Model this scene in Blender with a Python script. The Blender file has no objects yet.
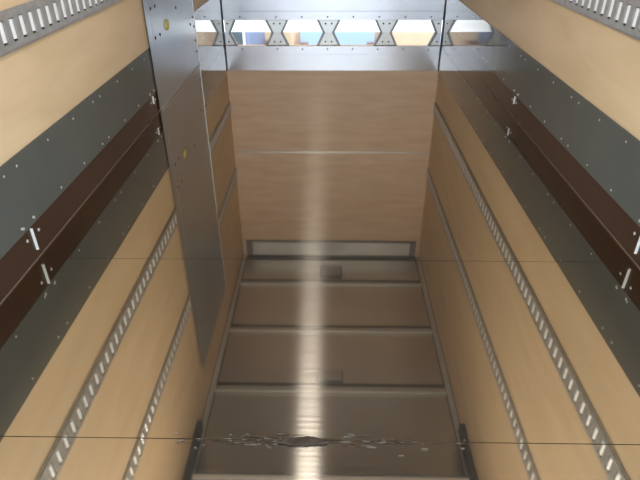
import bpy, bmesh, math, random
from mathutils import Vector, Matrix
random.seed(4)
S = bpy.context.scene
COL = S.collection

# ------------------------------------------------------------------ camera
cam_d = bpy.data.cameras.new('camera')
cam = bpy.data.objects.new('camera', cam_d)
COL.objects.link(cam)
R = Vector((0.99981424, 0.01890072, -0.0037747))
U = Vector((-0.00676425, 0.52748008, 0.84954047))
F = Vector((-0.018048, 0.84935712, -0.52750995))
M = Matrix.Identity(4)
for i in range(3):
    M[i][0] = R[i]; M[i][1] = U[i]; M[i][2] = -F[i]
M.translation = Vector((-0.01375, 0.0, 1.1))
cam.matrix_world = M
cam_d.sensor_width = 36.0
cam_d.lens = 30.676
cam_d.clip_start = 0.02
S.camera = cam

# ------------------------------------------------------------------ view
vs = S.view_settings
vs.view_transform = 'Standard'
vs.look = 'None'
vs.gamma = 1.0
vs.use_curve_mapping = False
vs.exposure = 0.0
S.cycles.max_bounces = 16
S.cycles.diffuse_bounces = 6
S.cycles.glossy_bounces = 10
S.cycles.sample_clamp_indirect = 6.0

# ------------------------------------------------------------------ sky
world = bpy.data.worlds.new('sky')
S.world = world
world.use_nodes = True
nt = world.node_tree
nt.nodes.clear()
out = nt.nodes.new('ShaderNodeOutputWorld')
bg = nt.nodes.new('ShaderNodeBackground')
tc = nt.nodes.new('ShaderNodeTexCoord')
sep = nt.nodes.new('ShaderNodeSeparateXYZ')
mr = nt.nodes.new('ShaderNodeMapRange')
mr.inputs['From Min'].default_value = -0.9
mr.inputs['From Max'].default_value = 0.9
ramp = nt.nodes.new('ShaderNodeValToRGB')
ramp.color_ramp.elements[0].color = (2.3, 2.75, 3.15, 1)    # bright hazy sky behind the van body
ramp.color_ramp.elements[1].color = (0.62, 0.95, 1.6, 1)    # bluer sky beyond the front
nt.links.new(tc.outputs['Generated'], sep.inputs[0])
nt.links.new(sep.outputs['Y'], mr.inputs['Value'])
nt.links.new(mr.outputs[0], ramp.inputs[0])
nt.links.new(ramp.outputs[0], bg.inputs['Color'])
bg.inputs['Strength'].default_value = 1.35
nt.links.new(bg.outputs[0], out.inputs['Surface'])

sun_d = bpy.data.lights.new('sun', 'SUN')
sun_d.energy = 7.0
sun_d.angle = 0.01
sun_d.color = (1.0, 0.95, 0.86)
sun = bpy.data.objects.new('sun', sun_d)
COL.objects.link(sun)
sun.rotation_euler = Vector((-0.35, -0.45, -1.0)).to_track_quat('-Z', 'Y').to_euler()

# light of the interior lamps on the ceiling near the rear opening
def area_lamp(name, loc, sx, sy, power, color):
    d = bpy.data.lights.new(name, 'AREA')
    d.shape = 'RECTANGLE'; d.size = sx; d.size_y = sy
    d.energy = power; d.color = color
    o = bpy.data.objects.new(name, d)
    COL.objects.link(o); o.location = loc
    return o
area_lamp('lamp_light', (-0.15, 1.45, 2.425), 0.14, 1.3, 26, (1.0, 0.96, 0.90))

# ------------------------------------------------------------------ dimensions
W = 1.079      # half width
D = 5.627      # front wall
H = 2.641      # ceiling
Y0 = 0.30      # rear edge of the floor
KZ0, KZ1 = 0.125, 0.378

# ------------------------------------------------------------------ materials
def mat(name):
    m = bpy.data.materials.new(name)
    m.use_nodes = True
    n = m.node_tree
    return m, n, n.nodes['Principled BSDF']

def setp(b, **k):
    names = dict(color='Base Color', rough='Roughness', metal='Metallic', ior='IOR',
                 spec='Specular IOR Level', coat='Coat Weight', coatr='Coat Roughness',
                 aniso='Anisotropic')
    for kk, v in k.items():
        b.inputs[names[kk]].default_value = (*v, 1) if isinstance(v, tuple) else v

def simple(name, color, rough=0.5, metal=0.0, noise=0.0, nscale=8.0, bump=0.0, **k):
    m, n, b = mat(name)
    setp(b, color=color, rough=rough, metal=metal, **k)
    if noise or bump:
        t = n.nodes.new('ShaderNodeTexCoord')
        nz = n.nodes.new('ShaderNodeTexNoise')
        nz.inputs['Scale'].default_value = nscale
        nz.inputs['Detail'].default_value = 5
        n.links.new(t.outputs['Object'], nz.inputs['Vector'])
        if noise:
            r = n.nodes.new('ShaderNodeValToRGB')
            r.color_ramp.elements[0].position = 0.3
            r.color_ramp.elements[1].position = 0.7
            r.color_ramp.elements[0].color = (*[c * (1 - noise) for c in color], 1)
            r.color_ramp.elements[1].color = (*[min(1, c * (1 + noise)) for c in color], 1)
            n.links.new(nz.outputs['Fac'], r.inputs['Fac'])
            n.links.new(r.outputs['Color'], b.inputs['Base Color'])
        if bump:
            bp = n.nodes.new('ShaderNodeBump')
            bp.inputs['Strength'].default_value = bump
            bp.inputs['Distance'].default_value = 0.01
            n.links.new(nz.outputs['Fac'], bp.inputs['Height'])
            n.links.new(bp.outputs['Normal'], b.inputs['Normal'])
    return m

def plywood(name, c1, c2, rough, scale=(1, 1, 1)):
    m, n, b = mat(name)
    t = n.nodes.new('ShaderNodeTexCoord')
    mp = n.nodes.new('ShaderNodeMapping')
    mp.inputs['Scale'].default_value = scale
    n.links.new(t.outputs['Object'], mp.inputs['Vector'])
    nz = n.nodes.new('ShaderNodeTexNoise')
    nz.inputs['Scale'].default_value = 3.0
    nz.inputs['Detail'].default_value = 8
    nz.inputs['Distortion'].default_value = 0.6
    n.links.new(mp.outputs[0], nz.inputs['Vector'])
    r = n.nodes.new('ShaderNodeValToRGB')
    r.color_ramp.elements[0].position = 0.3
    r.color_ramp.elements[1].position = 0.7
    r.color_ramp.elements[0].color = (*c1, 1)
    r.color_ramp.elements[1].color = (*c2, 1)
    n.links.new(nz.outputs['Fac'], r.inputs['Fac'])
    n.links.new(r.outputs['Color'], b.inputs['Base Color'])
    setp(b, rough=rough, spec=0.3)
    return m

PLY = plywood('side_plywood', (0.625, 0.465, 0.285), (0.715, 0.535, 0.345), 0.5, (0.6, 0.6, 3.0))
PLYF = plywood('front_plywood', (0.72, 0.51, 0.36), (0.86, 0.64, 0.47), 0.5, (0.7, 1, 5.0))
ZINC = simple('galvanised_steel', (0.43, 0.42, 0.41), rough=0.42, metal=0.5, noise=0.12, nscale=30)
BRIGHT = simple('bright_zinc', (0.9, 0.91, 0.92), rough=0.30, metal=0.25)
DARK = simple('dark_recess', (0.03, 0.03, 0.03), rough=0.8)
RIVET = simple('rivet_aluminium', (0.45, 0.46, 0.45), rough=0.35, metal=0.4)
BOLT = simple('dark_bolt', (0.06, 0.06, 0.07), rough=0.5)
PANEL = simple('brushed_steel_panel', (0.37, 0.40, 0.435), rough=0.30, metal=0.75, noise=0.05, nscale=4)
PLATE = simple('pale_steel_sheet', (0.445, 0.435, 0.465), rough=0.22, metal=0.88, noise=0.04, nscale=3)
ALU = simple('aluminium_trim', (0.62, 0.61, 0.58), rough=0.35, metal=0.7)
COVER = simple('lamp_cover', (0.40, 0.38, 0.40), rough=0.4)
HEAD = simple('header_sheet', (0.68, 0.67, 0.66), rough=0.35, metal=0.4, noise=0.12, nscale=3)
BOW = simple('dull_aluminium_bow', (0.58, 0.58, 0.55), rough=0.4, metal=0.5)
CEIL = simple('ceiling_sheet', (0.585, 0.56, 0.54), rough=0.29, metal=0.85, noise=0.06, nscale=2)
BLACK = simple('black_rubber', (0.02, 0.02, 0.022), rough=0.6)
YEL = simple('yellow_plastic', (0.52, 0.42, 0.12), rough=0.4)
HOUS = simple('lamp_housing_grey', (0.2, 0.2, 0.22), rough=0.5)
DOORM = simple('door_slat_aluminium', (0.55, 0.56, 0.57), rough=0.4, metal=0.4)
CONC = simple('pale_concrete', (0.62, 0.60, 0.56), rough=0.9, noise=0.1, nscale=1.5)
TAN = simple('tan_render', (0.62, 0.47, 0.33), rough=0.9, noise=0.06, nscale=2)
ROOFM = simple('brown_roof', (0.28, 0.15, 0.10), rough=0.85)
GLASS = simple('dark_window_glass', (0.04, 0.06, 0.08), rough=0.08)
WHITE = simple('white_frame', (0.8, 0.8, 0.78), rough=0.5)
DIRT = simple('dried_dirt', (0.05, 0.037, 0.028), rough=1.0, noise=0.3, nscale=60, spec=0.05)
MUD = simple('brown_mud_film', (0.075, 0.052, 0.033), rough=1.0, spec=0.05)
GLINT = simple('pale_glints', (0.14, 0.125, 0.105), rough=0.8)
FLANGE = simple('dull_zinc', (0.24, 0.25, 0.26), rough=0.4, metal=0.4)
BAR = simple('zinc_bar', (0.62, 0.62, 0.60), rough=0.5)
BEAD = simple('brown_bead', (0.22, 0.16, 0.12), rough=0.5)
SEAMD = simple('dirty_chassis', (0.11, 0.085, 0.06), rough=0.9)
UNDER = simple('chassis_grey', (0.12, 0.12, 0.12), rough=0.7)

def glossy_coat(name, color, rough, edge):
    """dark coated sheet that turns mirror-like at grazing angles"""
    m = bpy.data.materials.new(name)
    m.use_nodes = True
    n = m.node_tree; n.nodes.clear()
    o = n.nodes.new('ShaderNodeOutputMaterial')
    t = n.nodes.new('ShaderNodeTexCoord')
    nz = n.nodes.new('ShaderNodeTexNoise'); nz.inputs['Scale'].default_value = 4
    n.links.new(t.outputs['Object'], nz.inputs['Vector'])
    cr = n.nodes.new('ShaderNodeValToRGB')
    cr.color_ramp.elements[0].color = (*[c * .9 for c in color], 1)
    cr.color_ramp.elements[1].color = (*[c * 1.1 for c in color], 1)
    n.links.new(nz.outputs['Fac'], cr.inputs['Fac'])
    d = n.nodes.new('ShaderNodeBsdfDiffuse')
    n.links.new(cr.outputs['Color'], d.inputs['Color'])
    g = n.nodes.new('ShaderNodeBsdfAnisotropic')
    g.inputs['Color'].default_value = (0.95, 0.95, 0.95, 1)
    g.inputs['Roughness'].default_value = rough
    lw = n.nodes.new('ShaderNodeLayerWeight')
    lw.inputs['Blend'].default_value = 0.5
    r = n.nodes.new('ShaderNodeValToRGB')
    e = r.color_ramp.elements
    e[0].position = 0.0; e[0].color = (0.04,) * 3 + (1,)
    e[1].position = 1.0; e[1].color = (0.85,) * 3 + (1,)
    for p, v in ((0.55, 0.05), (0.68, 0.09), (0.74, 0.26), (0.80, edge)):
        k = e.new(p); k.color = (v, v, v, 1)
    n.links.new(lw.outputs['Facing'], r.inputs['Fac'])
    mx = n.nodes.new('ShaderNodeMixShader')
    n.links.new(r.outputs['Color'], mx.inputs['Fac'])
    n.links.new(d.outputs[0], mx.inputs[1]); n.links.new(g.outputs[0], mx.inputs[2])
    n.links.new(mx.outputs[0], o.inputs['Surface'])
    return m
KICK = glossy_coat('grey_coated_steel', (0.098, 0.102, 0.094), 0.05, 0.52)
BROWN = glossy_coat('dark_brown_board', (0.055, 0.031, 0.021), 0.08, 0.52)

lm, ln, lb = mat('lamp_diffuser')
setp(lb, color=(0.9, 0.9, 0.88), rough=0.5)
lb.inputs['Emission Color'].default_value = (1.0, 0.95, 0.86, 1)
lb.inputs['Emission Strength'].default_value = 6.0

def floor_material():
    """polished rolled sheet: a clear mirror lobe plus a wide lobe stretched along the body"""
    m = bpy.data.materials.new('polished_floor_sheet')
    m.use_nodes = True
    n = m.node_tree
    n.nodes.clear()
    o = n.nodes.new('ShaderNodeOutputMaterial')
    t = n.nodes.new('ShaderNodeTexCoord')
    # fine cross rolling lines
    mp = n.nodes.new('ShaderNodeMapping')
    mp.inputs['Scale'].default_value = (1.2, 110.0, 1.0)
    n.links.new(t.outputs['Object'], mp.inputs['Vector'])
    nz = n.nodes.new('ShaderNodeTexNoise')
    nz.inputs['Scale'].default_value = 1.0
    nz.inputs['Detail'].default_value = 4
    n.links.new(mp.outputs[0], nz.inputs['Vector'])
    big = n.nodes.new('ShaderNodeTexNoise')
    big.inputs['Scale'].default_value = 2.2
    big.inputs['Detail'].default_value = 3
    n.links.new(t.outputs['Object'], big.inputs['Vector'])
    tan = n.nodes.new('ShaderNodeCombineXYZ')
    tan.inputs[0].default_value = 1.0
    g1 = n.nodes.new('ShaderNodeBsdfAnisotropic')
    g1.inputs['Color'].default_value = (0.70, 0.645, 0.565, 1)
    lw = n.nodes.new('ShaderNodeLayerWeight')
    lw.inputs['Blend'].default_value = 0.5
    fr = n.nodes.new('ShaderNodeValToRGB')
    fr.color_ramp.elements[0].position = 0.1
    fr.color_ramp.elements[0].color = (0.52, 0.46, 0.365, 1)
    fr.color_ramp.elements[1].color = (0.92, 0.90, 0.88, 1)
    kk = fr.color_ramp.elements.new(0.5); kk.color = (0.61, 0.545, 0.45, 1)
    n.links.new(lw.outputs['Facing'], fr.inputs['Fac'])
    n.links.new(fr.outputs['Color'], g1.inputs['Color'])
    g1.inputs['Roughness'].default_value = 0.035
    g1.inputs['Anisotropy'].default_value = 0.0
    g2 = n.nodes.new('ShaderNodeBsdfAnisotropic')
    g2.inputs['Color'].default_value = (0.70, 0.63, 0.54, 1)
    g2.inputs['Roughness'].default_value = 0.205
    g2.inputs['Anisotropy'].default_value = 0.82
    n.links.new(tan.outputs[0], g2.inputs['Tangent'])
    bp = n.nodes.new('ShaderNodeBump')
    bp.inputs['Strength'].default_value = 0.02
    bp.inputs['Distance'].default_value = 0.002
    n.links.new(nz.outputs['Fac'], bp.inputs['Height'])
    n.links.new(bp.outputs['Normal'], g2.inputs['Normal'])
    mr = n.nodes.new('ShaderNodeMapRange')
    mr.inputs['From Min'].default_value = 0.3
    mr.inputs['From Max'].default_value = 0.7
    mr.inputs['To Min'].default_value = 0.065
    mr.inputs['To Max'].default_value = 0.13
    n.links.new(nz.outputs['Fac'], mr.inputs['Value'])
    mx = n.nodes.new('ShaderNodeMixShader')
    n.links.new(mr.outputs[0], mx.inputs['Fac'])
    n.links.new(g1.outputs[0], mx.inputs[1])
    n.links.new(g2.outputs[0], mx.inputs[2])
    n.links.new(mx.outputs[0], o.inputs['Surface'])
    return m
FLOOR = floor_material()

# ------------------------------------------------------------------ mesh helpers
def box(bm, x0, x1, y0, y1, z0, z1, mi=0):
    v = [bm.verts.new(p) for p in ((x0, y0, z0), (x1, y0, z0), (x1, y1, z0), (x0, y1, z0),
                                   (x0, y0, z1), (x1, y0, z1), (x1, y1, z1), (x0, y1, z1))]
    for f in ((0, 3, 2, 1), (4, 5, 6, 7), (0, 1, 5, 4), (1, 2, 6, 5), (2, 3, 7, 6), (3, 0, 4, 7)):
        bm.faces.new([v[i] for i in f]).material_index = mi

def prism(bm, pts, axis, a0, a1, mi=0):
    """extrude a 2D outline along an axis (0 x, 1 y, 2 z)"""
    def p3(p, a):
        q = list(p); q.insert(axis, a); return q
    lo = [bm.verts.new(p3(p, a0)) for p in pts]
    hi = [bm.verts.new(p3(p, a1)) for p in pts]
    k = len(pts)
    bm.faces.new(lo).material_index = mi
    bm.faces.new(hi[::-1]).material_index = mi
    for i in range(k):
        bm.faces.new([lo[i], hi[i], hi[(i + 1) % k], lo[(i + 1) % k]]).material_index = mi

def dome(bm, c, n, r, h, seg=10, mi=0):
    """rivet head: low dome on point c, facing n"""
    n = Vector(n).normalized(); c = Vector(c)
    a = n.orthogonal().normalized(); b = n.cross(a)
    rings = []
    for rr, hh in ((1.0, 0.0), (0.92, 0.45), (0.62, 0.85)):
        rings.append([bm.verts.new(c + (a * math.cos(t) + b * math.sin(t)) * r * rr + n * h * hh)
                      for t in [2 * math.pi * i / seg for i in range(seg)]])
    top = bm.verts.new(c + n * h)
    for q in range(2):
        for i in range(seg):
            j = (i + 1) % seg
            bm.faces.new([rings[q][i], rings[q][j], rings[q + 1][j], rings[q + 1][i]]).material_index = mi
    for i in range(seg):
        bm.faces.new([rings[2][i], rings[2][(i + 1) % seg], top]).material_index = mi
    bm.faces.new(rings[0][::-1]).material_index = mi

def obj(name, bm, mats, parent=None, bevel=0.0, smooth=False):
    bmesh.ops.recalc_face_normals(bm, faces=bm.faces)
    me = bpy.data.meshes.new(name)
    bm.to_mesh(me); bm.free()
    for m in (mats if isinstance(mats, (list, tuple)) else [mats]):
        me.materials.append(m)
    if smooth:
        for p in me.polygons: p.use_smooth = True
    o = bpy.data.objects.new(name, me)
    COL.objects.link(o)
    if parent is not None:
        o.parent = parent
    if bevel:
        md = o.modifiers.new('bevel', 'BEVEL'); md.width = bevel; md.segments = 2
        md.limit_method = 'ANGLE'
    return o

def thing(name, label, cat, loc=(0, 0, 0), group=None):
    o = bpy.data.objects.new(name, None)
    o.empty_display_size = 0.1
    COL.objects.link(o); o.location = loc
    o['label'] = label; o['category'] = cat
    if group: o['group'] = group
    return o

def tag(o, label, cat, group=None):
    o['label'] = label; o['category'] = cat
    if group: o['group'] = group
    return o

def struct(name, bm, mats, bevel=0.0):
    o = obj(name, bm, mats, bevel=bevel); o['kind'] = 'structure'; return o

NB = bmesh.new

# ------------------------------------------------------------------ structure
# floor: polished sheets butted with open seams, each lying a hair out of level
SEAMS = [0.859, 1.634]
bm = NB()
edges = [Y0, 0.859, 1.634, D + 0.06]
tilt = [-0.0022, 0.0014, 0.0]
for i in range(3):
    a = edges[i] + (0.0012 if i else 0); b = edges[i + 1] - (0.0012 if i < 2 else 0)
    L = b - a; mid = (a + b) / 2
    za, zb = -tilt[i] * L / 2, tilt[i] * L / 2
    x = W + 0.03
    v = [bm.verts.new(p) for p in ((-x, a, za), (x, a, za), (x, b, zb), (-x, b, zb),
                                   (-x, a, -0.02), (x, a, -0.02), (x, b, -0.02), (-x, b, -0.02))]
    for f in ((0, 1, 2, 3), (7, 6, 5, 4), (0, 4, 5, 1), (1, 5, 6, 2), (2, 6, 7, 3), (3, 7, 4, 0)):
        bm.faces.new([v[k] for k in f])
struct('floor', bm, FLOOR)
bm = NB(); box(bm, -W - 0.04, W + 0.04, Y0, D + 0.06, -0.12, -0.021)
for j in SEAMS: box(bm, -W - 0.03, W + 0.03, j - 0.001, j + 0.001, -0.021, -0.0035)
struct('trim_1', bm, SEAMD)

for s, side in ((-1, 'left'), (1, 'right')):
    bm = NB()
    x0, x1 = sorted((s * W, s * (W + 0.04)))
    box(bm, x0, x1, Y0, D + 0.06, 0.0, H + 0.04)
    struct('wall_' + side, bm, PLY)
    bm = NB()
    x0, x1 = sorted((s * (W - 0.004), s * W))
    box(bm, x0, x1, Y0, D, 0.001, KZ0)
    struct('baseboard_' + side, bm, BROWN)
    bm = NB()
    x0, x1 = sorted((s * (W - 0.0075), s * (W - 0.0045)))
    box(bm, x0, x1, Y0, 3.75, 0.0025, 0.0035)
    struct('trim_%d' % (8 if s < 0 else 9), bm, BEAD)
bm = NB(); box(bm, -W, W, D, D + 0.05, 0.121, H + 0.04)
struct('wall_front', bm, PLYF)
bm = NB(); box(bm, -W, W, Y0, D, H, H + 0.04)
struct('ceiling', bm, CEIL)
# bright joint strip between the two front boards
bm = NB(); box(bm, -W + 0.012, W - 0.012, D - 0.004, D, 1.245, 1.263)
struct('trim_2', bm, ALU, 0.001)
# corner angles: ceiling to side walls, and front corners
k = 3
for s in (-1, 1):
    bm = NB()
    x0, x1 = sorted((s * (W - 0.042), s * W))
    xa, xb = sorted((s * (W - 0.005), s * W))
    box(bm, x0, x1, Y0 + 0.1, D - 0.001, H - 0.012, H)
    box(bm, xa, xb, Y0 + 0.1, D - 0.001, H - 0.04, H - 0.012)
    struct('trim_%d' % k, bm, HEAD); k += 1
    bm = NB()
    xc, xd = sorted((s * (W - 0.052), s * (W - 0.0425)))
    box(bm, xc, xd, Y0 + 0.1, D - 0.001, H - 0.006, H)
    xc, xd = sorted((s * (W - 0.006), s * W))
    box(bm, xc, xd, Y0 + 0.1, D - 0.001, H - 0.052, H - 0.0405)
    struct('trim_%d' % (10 if s < 0 else 11), bm, BOLT)  # dark strips paint the shadow edges along the ceiling angle
    bm = NB()
    x0, x1 = sorted((s * (W - 0.014), s * W))
    box(bm, x0, x1, D - 0.014, D, 0.002, 0.362)
    struct('trim_%d' % k, bm, BOLT); k += 1

# ------------------------------------------------------------------ side kick plates with rivets
JOINTS = [0.859, 1.634, 2.41, 3.185, 3.96, 4.735]
def rivet_spots():
    pts = []
    for j in JOINTS:
        for dy in (-0.042, 0.042, 0.28, 0.515):
            if j + dy < D - 0.06:
                pts.append((j + dy, 0.345)); pts.append((j + dy, 0.147))
    return pts
KX = W - 0.006
for s, side in ((-1, 'left'), (1, 'right')):
    t = thing('kick_plate', 'long dark grey riveted steel kick plate along the %s plywood wall' % side,
              'kick plate', (s * W, (Y0 + D) / 2, KZ0), 'kick plates low on the side walls')
    loc = t.location
    def rel(bm):
        bmesh.ops.translate(bm, verts=bm.verts, vec=-Vector(loc)); return bm
    bm = NB()
    x0, x1 = sorted((s * KX, s * (W - 0.0015)))
    box(bm, x0, x1, Y0 + 0.01, D - 0.015, KZ0, KZ1)
    obj('plate', rel(bm), KICK, t)
    proto = None
    for (y, z) in rivet_spots():
        if s < 0 and 3.22 < y < 4.44: continue
        if proto is None:
            bm = NB(); dome(bm, (0, 0, 0), (-s, 0, 0), 0.0048, 0.003)
            proto = obj('rivet', bm, RIVET, t, smooth=True); r = proto
        else:
            r = proto.copy(); COL.objects.link(r); r.parent = t
        r.location = Vector((s * KX, y, z)) - Vector(loc)

# ------------------------------------------------------------------ lashing rails
PITCH = 0.0667
def make_rail(s, z, label):
    t = thing('lashing_rail', label, 'lashing rail', (s * W, (Y0 + D) / 2, z), 'slotted lashing rails on the side walls')
    loc = Vector(t.location)
    y0, y1 = Y0 + 0.05, D - 0.02
    hh, sh = 0.063, 0.037       # half height of rail, half height of slot
    d = 0.012
    n = int((y1 - y0) / PITCH)
    off = 1.822 - PITCH * math.floor((1.822 - y0 - 0.02) / PITCH)
    bm = NB()
    def bx(ya, yb, za, zb, da, db):
        xa, xb = sorted((s * (W - da), s * (W - db)))
        box(bm, xa, xb, ya, yb, z + za, z + zb)
    # face: upper and lower flanges with rolled lips, bars between slots
    bx(y0, y1, sh, hh - 0.008, 0.004, d); bx(y0, y1, -hh + 0.008, -sh, 0.004, d)
    bx(y0, y1, hh - 0.008, hh, 0.0, d - 0.005); bx(y0, y1, -hh, -hh + 0.008, 0.0, d - 0.005)
    sw = 0.0180                 # half width of slot
    c = off; prev = y0; cs = []
    while c + sw < y1 - 0.01:
        if c - sw > prev:
            bx(prev, c - sw, -sh, sh, 0.004, d)
        cs.append(c); prev = c + sw; c += PITCH
    bx(prev, y1, -sh, sh, 0.004, d)
    bmesh.ops.translate(bm, verts=bm.verts, vec=-loc)
    obj('rail_face', bm, ZINC, t)
    bm = NB()
    xa, xb = sorted((s * (W - 0.0005), s * (W - 0.003)))
    box(bm, xa, xb, y0, y1, z - hh + 0.01, z + hh - 0.01)
    bmesh.ops.translate(bm, verts=bm.verts, vec=-loc)
    obj('backing', bm, DARK, t)
    # bright curved tongues standing in the slots
    bm = NB()
    pts = []
    for i in range(7):
        a = math.pi * i / 6
        pts.append((s * (W - 0.0035 - 0.008 * math.sin(a)) - loc[0], 0.0035 + 0.0112 * math.cos(a)))
    prism(bm, pts, 2, -0.029, 0.033)
    first = obj('slot_tongue', bm, BRIGHT, t)
    for c in cs:
        q = first if c == cs[0] else first.copy()
        if c != cs[0]:
            COL.objects.link(q); q.parent = t
        q.location = (0, c - loc[1], 0)
    return t
for s, side in ((-1, 'left'), (1, 'right')):
    make_rail(s, 0.742, 'slotted galvanised lashing rail on %s wall, the one just above the kick plate' % side)
    make_rail(s, 1.49, 'slotted galvanised lashing rail higher on the %s wall, mirrored thinner in the floor' % side)

# ------------------------------------------------------------------ small bar brackets at the wall foot
def bar_bracket(s, y, label, low=0.003):
    t = thing('bar_bracket', label, 'bracket', (s * (W - 0.004), y, 0.03), 'small bar brackets on the wall foot')
    bm = NB()
    x0, x1 = sorted((-s * 0.0, -s * 0.009))
    box(bm, x0, x1, -0.0035, 0.0035, low, 0.09)
    obj('bar', bm, BAR, t, 0.0015)
    for dy, dz in ((-0.038, 0.112), (0.04, 0.114), (-0.036, 0.061), (0.048, 0.058)):
        d = 0.0022 if dz > 0.1 else 0.0
        bm = NB(); dome(bm, (-s * d, dy, dz), (-s, 0, 0), 0.0065, 0.004)
        obj('screw', bm, RIVET, t, smooth=True)
bar_bracket(-1, 1.64, 'short bright bar bracket low on the left wall nearest the camera')
bar_bracket(1, 1.64, 'short bright bar bracket low on right wall at the photo edge')
bar_bracket(-1, 3.18, 'short bar bracket on the left wall foot right beside the tall steel panel', 0.045)
bar_bracket(1, 3.195, 'short bar bracket far along the brown foot of the right wall', 0.045)

# ------------------------------------------------------------------ tall steel panel on the left wall
t = thing('steel_panel', 'tall grey steel panel with a small yellow cap standing against the left wall', 'panel', (-W, 3.9, 0.0))
loc = Vector(t.location)
def px(y): return -1.0655 + 0.004 * (y - 3.25) / 1.17      # face, slightly wedge shaped
ya, yb = 3.265, 4.42
zt = 2.22
bm = NB()
prism(bm, [(-W + 0.0131, ya + 0.09), (px(ya + 0.09), ya + 0.09), (px(yb), yb), (-W + 0.0131, yb)], 2, 0.002, zt)
bmesh.ops.translate(bm, verts=bm.verts, vec=-loc)
obj('sheet', bm, PANEL, t)
bm = NB()
prism(bm, [(-W + 0.0131, ya), (px(ya + 0.09) - 0.0005, ya + 0.03), (px(ya + 0.09) - 0.0005, ya + 0.0895), (-W + 0.0131, ya + 0.0895)], 2, 0.002, zt)
bmesh.ops.translate(bm, verts=bm.verts, vec=-loc)
obj('folded_edge', bm, PANEL, t)
bm = NB(); box(bm, px(yb), px(yb) + 0.003, yb - 0.010, yb + 0.002, 0.002, zt)
bmesh.ops.translate(bm, verts=bm.verts, vec=-loc)
obj('edge_strip', bm, ALU, t)
for (y, z) in ((3.42, .585), (3.51, .585), (3.43, .42), (3.53, .42), (3.97, .505), (4.40, .372), (4.31, .337),
               (4.41, .304), (4.41, .201), (4.41, .119)):
    bm = NB(); dome(bm, Vector((px(y - .04), y - .04, z - .01)) - loc, (1, 0, 0), 0.0105, 0.005)
    obj('bolt', bm, BOLT, t, smooth=True)
bm = NB()
prism(bm, [(px(ya + .09) + .0005, ya + 0.03), (px(ya + .09) + .004, ya + 0.03), (px(yb) + .004, yb - .012), (px(yb) + .0005, yb - .012)], 2, 0.003, 0.011)
bmesh.ops.translate(bm, verts=bm.verts, vec=-loc)
obj('base_edge', bm, ALU, t)
bm = NB()
dome(bm, (0, 0, 0), (1, 0, 0), 0.028, 0.014, 16)
bmesh.ops.scale(bm, verts=bm.verts, vec=(1, 1.5, 1.25))
bmesh.ops.translate(bm, verts=bm.verts, vec=Vector((px(3.66), 3.66, 0.435)) - loc)
o = obj('cap', bm, YEL, t, smooth=True); o['label'] = 'yellow oval cap'

# ------------------------------------------------------------------ front wall: kick plate, brackets, header
t = thing('kick_plate', 'pale shiny steel kick plate across the foot of the front wall', 'kick plate', (0, D, 0.121))
bm = NB()
box(bm, -W + 0.015, W - 0.015, -0.0045, -0.0015, 0.0, 0.24)
obj('plate', bm, PLATE, t)
bm = NB()
box(bm, -W + 0.015, W - 0.015, -0.009, -0.0048, -0.0, 0.082)
obj('lower_lip', bm, PLATE, t, 0.002)
for x in (-0.9, -0.55, -0.3, -0.05, 0.2, 0.45, 0.7, 0.95):
    bm = NB(); dome(bm, (x, -0.009, 0.03), (0, -1, 0), 0.008, 0.004)
    obj('rivet', bm, BOLT, t, smooth=True)

def gusset(x, label, wt=0.095, wb=0.035, half=0):
    """V shaped folded bracket carrying the front wall over the open gap"""
    t = thing('support_bracket', label, 'bracket', (x, D + 0.005, 0.0), 'support brackets in the gap under the front wall')
    l = 0 if half > 0 else 1; r = 0 if half < 0 else 1
    bm = NB()
    prism(bm, [(-wb * l, 0.001), (wb * r, 0.001), (wt * r, 0.12), (-wt * l, 0.12)], 1, 0.012, 0.018)
    obj('web', bm, BRIGHT, t)
    for sg, on in ((-1, l), (1, r)):
        if not on: continue
        bm = NB()
        prism(bm, [(sg * wb, 0.001), (sg * (wb + 0.022), 0.001), (sg * (wt + 0.022), 0.12), (sg * wt, 0.12)], 1, 0.0, 0.045)
        obj('flange', bm, FLANGE, t)
    for dx in (-0.03, 0.03):
        if (dx < 0 and not l) or (dx > 0 and not r): continue
        bm = NB(); dome(bm, (dx, 0.012, 0.085), (0, -1, 0), 0.009, 0.006)
        obj('bolt', bm, BOLT, t, smooth=True)
gusset(-0.547, 'V shaped steel bracket in the bright gap, second from the left corner')
gusset(-0.04, 'V shaped steel bracket in the middle of the bright gap')
gusset(0.525, 'V shaped steel bracket in the bright gap, second from the right corner')
gusset(-W + 0.016, 'half bracket of bright steel in the left front corner', half=1)
gusset(W - 0.016, 'half bracket of bright steel in the right front corner', half=-1)

t = thing('header_channel', 'light metal channel across the top of the front wall under the ceiling', 'channel', (0, D, 2.40))
bm = NB(); box(bm, -0.96, 0.96, -0.03, -0.004, 0.016, 0.20)
obj('web', bm, HEAD, t, 0.008)
bm = NB()
box(bm, -1.03, 1.03, -0.034, -0.001, 0.0, 0.014); box(bm, -1.03, 1.03, -0.045, -0.001, 0.202, 0.228)
obj('dark_edging', bm, BOLT, t)
for s in (-1, 1):
    bm = NB(); x0, x1 = sorted((s * 0.962, s * 1.03)); box(bm, x0, x1, -0.032, -0.004, 0.0145, 0.2015)
    obj('end_pad', bm, HOUS, t, 0.004)

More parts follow.
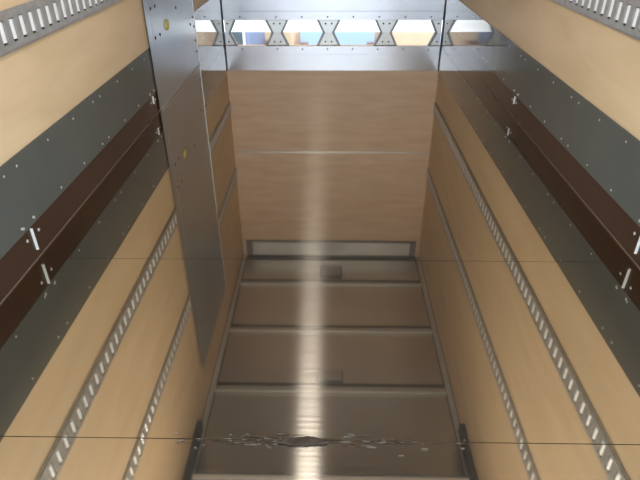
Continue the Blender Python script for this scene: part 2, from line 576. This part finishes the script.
# ------------------------------------------------------------------ ceiling: bows and plates
names = ['nearest the front wall', 'second from the front wall', 'third from the front wall', 'nearest the rear door']
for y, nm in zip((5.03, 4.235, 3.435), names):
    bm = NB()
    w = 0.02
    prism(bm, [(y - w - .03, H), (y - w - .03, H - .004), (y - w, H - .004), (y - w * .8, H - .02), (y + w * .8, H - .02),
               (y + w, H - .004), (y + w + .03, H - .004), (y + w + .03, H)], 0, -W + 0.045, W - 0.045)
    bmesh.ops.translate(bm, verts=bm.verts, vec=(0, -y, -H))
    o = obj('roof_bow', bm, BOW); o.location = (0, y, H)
    bm = NB(); box(bm, -W + 0.055, W - 0.055, w + .031, w + .066, -0.008, -0.0005)  # dark strip paints the shading beside each bow
    obj('shade_strip', bm, BOLT, o)
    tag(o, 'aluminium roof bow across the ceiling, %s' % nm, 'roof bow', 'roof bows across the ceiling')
for (x0, x1, y0, y1, nm) in ((-0.126, 0.131, 5.16, 5.39, 'ahead of the front roof bow'), (-0.13, 0.115, 3.535, 3.67, 'ahead of the third roof bow')):
    t = thing('ceiling_lamp', 'small flat grey unlit lamp on the ceiling %s' % nm, 'lamp', ((x0 + x1) / 2, (y0 + y1) / 2, H))
    a, b = (x1 - x0) / 2, (y1 - y0) / 2
    bm = NB(); box(bm, -a, a, -b, b, -0.022, 0)
    obj('housing', bm, UNDER, t, 0.004)
    bm = NB(); box(bm, -a + .012, a - .012, -b + .012, b - .012, -0.027, -0.0225)
    obj('cover', bm, COVER, t, 0.002)

# ------------------------------------------------------------------ opened shutter under the ceiling, its tracks, strip lamp
t = thing('roller_shutter', 'pale slatted roller shutter pushed up flat under the rear ceiling', 'shutter', (0, 2.5, 2.5))
bm = NB()
y = 2.46
while y > Y0 + 0.2:
    box(bm, -1.015, 1.015, y - 0.172 - 2.5, y - 2.5, -0.018, 0.01); y -= 0.178
obj('slats', bm, DOORM, t, 0.004)
bm = NB(); box(bm, -1.015, 1.015, -0.035, 0.0, -0.025, 0.014)
obj('edge_bar', bm, BRIGHT, t, 0.004)
bm = NB(); box(bm, -1.01, 1.01, 0.003, 0.02, -0.02, 0.01)
obj('rubber_seal', bm, BLACK, t, 0.003)
for s, side in ((-1, 'left'), (1, 'right')):
    t = thing('shutter_track', 'dark shutter track under the ceiling edge on the %s wall' % side, 'track', (s * 1.05, 2.9, 2.5), 'shutter tracks')
    bm = NB()
    x0, x1 = sorted((s * 0.022, s * 0.027)); x2, x3 = sorted((-s * 0.022, s * 0.0215))
    box(bm, x0, x1, -2.5, 0.05, -0.035, 0.035)
    box(bm, x2, x3, -2.5, 0.05, -0.035, -0.03); box(bm, x2, x3, -2.5, 0.05, 0.03, 0.035)
    obj('channel', bm, BLACK, t)
    bm = NB(); box(bm, *sorted((-s * 0.02, s * 0.02)), 0.0, 0.045, -0.0295, 0.0295)
    obj('end_stop', bm, BOLT, t, 0.004)
t = thing('strip_lamp', 'lit narrow strip lamp under the rear ceiling, mirrored as bright streak in floor', 'lamp', (-0.15, 1.45, 2.48))
bm = NB(); box(bm, -0.05, 0.05, -0.68, 0.68, -0.03, 0.0)
obj('housing', bm, HOUS, t, 0.004)
bm = NB(); box(bm, -0.035, 0.035, -0.65, 0.65, -0.042, -0.0305)
o = obj('diffuser', bm, lm, t, 0.004); o['label'] = 'glowing white diffuser'

# ------------------------------------------------------------------ dirt and painted reflections along the near seam
def blob(bm, cx, cy, rx, ry, z0, z1, n=14, seed=0):
    rnd = random.Random(seed)
    pts = []
    for i in range(n):
        a = 2 * math.pi * i / n
        k = rnd.uniform(0.65, 1.1)
        pts.append((cx + rx * k * math.cos(a), cy + ry * k * math.sin(a)))
    prism(bm, pts, 2, z0, z1)
bm = NB()
blob(bm, 0, 0, 0.062, 0.013, 0.0, 0.006, 18, 3)
o = obj('dirt_clod', bm, DIRT); o.location = (-0.075, 0.853, 0.0015)
tag(o, 'flat dark clod of dirt lying on the near floor seam', 'dirt')
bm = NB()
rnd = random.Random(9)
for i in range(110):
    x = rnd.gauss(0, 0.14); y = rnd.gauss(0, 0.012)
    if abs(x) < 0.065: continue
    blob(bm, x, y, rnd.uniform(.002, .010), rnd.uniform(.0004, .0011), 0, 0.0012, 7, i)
o = obj('scattered_glints', bm, GLINT); o.location = (-0.05, 0.853, 0.0015); o['kind'] = 'stuff'  # reflective streaks on the floor painted as pale slivers
tag(o, 'pale painted flakes scattered along the near floor seam', 'glints')

bm = NB()
rnd = random.Random(5)
for i in range(80):
    x = rnd.gauss(0, 0.15); y = rnd.gauss(0, 0.007)
    if abs(x) > 0.34: continue
    blob(bm, x, y, rnd.uniform(.008, .035), rnd.uniform(.0003, .0009), 0, 0.0004, 8, 300 + i)
o = obj('dirt_streaks', bm, MUD); o.location = (-0.03, 0.857, 0.0014); o['kind'] = 'stuff'
tag(o, 'thin brown dirt streaks spread along the near floor seam', 'dirt')

# ------------------------------------------------------------------ outdoors, seen through the gap
bm = NB(); box(bm, -60, 60, -40, 60, -1.1, -1.0)
struct('ground', bm, CONC)
def house(x0, x1, y0, hgt, label, m=None, dep=5.0):
    cx = (x0 + x1) / 2
    t = thing('house', label, 'house', (cx, y0, -1.0), 'houses outdoors')
    w = (x1 - x0) / 2
    bm = NB(); box(bm, -w, w, 0, dep, 0, hgt)
    obj('wall', bm, m or TAN, t)
    bm = NB(); prism(bm, [(-w - .3, hgt), (w + .3, hgt), (0, hgt + 1.6)], 1, -0.3, dep + 0.3)
    obj('roof', bm, ROOFM, t)
    for k, x in enumerate((-w * .55, w * .55)):
        bm = NB(); box(bm, x - .2, x + .2, -0.06, 0, 1.6, 3.0)
        f = obj('window', bm, WHITE, t)
        bm = NB(); box(bm, x - .15, x + .15, -0.075, -0.061, 1.68, 2.92)
        obj('pane', bm, GLASS, f)
house(-2.32, -1.2, 17, 4.6, 'tan house outdoors beyond the left part of the gap')
house(1.65, 3.1, 17, 4.6, 'tan house outdoors beyond the right part of the gap')
house(-3.1, -1.83, 12.6, 3.2, 'blue grey house outdoors at the left end of the gap', simple('blue_grey_render', (0.22, 0.27, 0.42), rough=0.9, noise=0.06, nscale=2), 3.0)
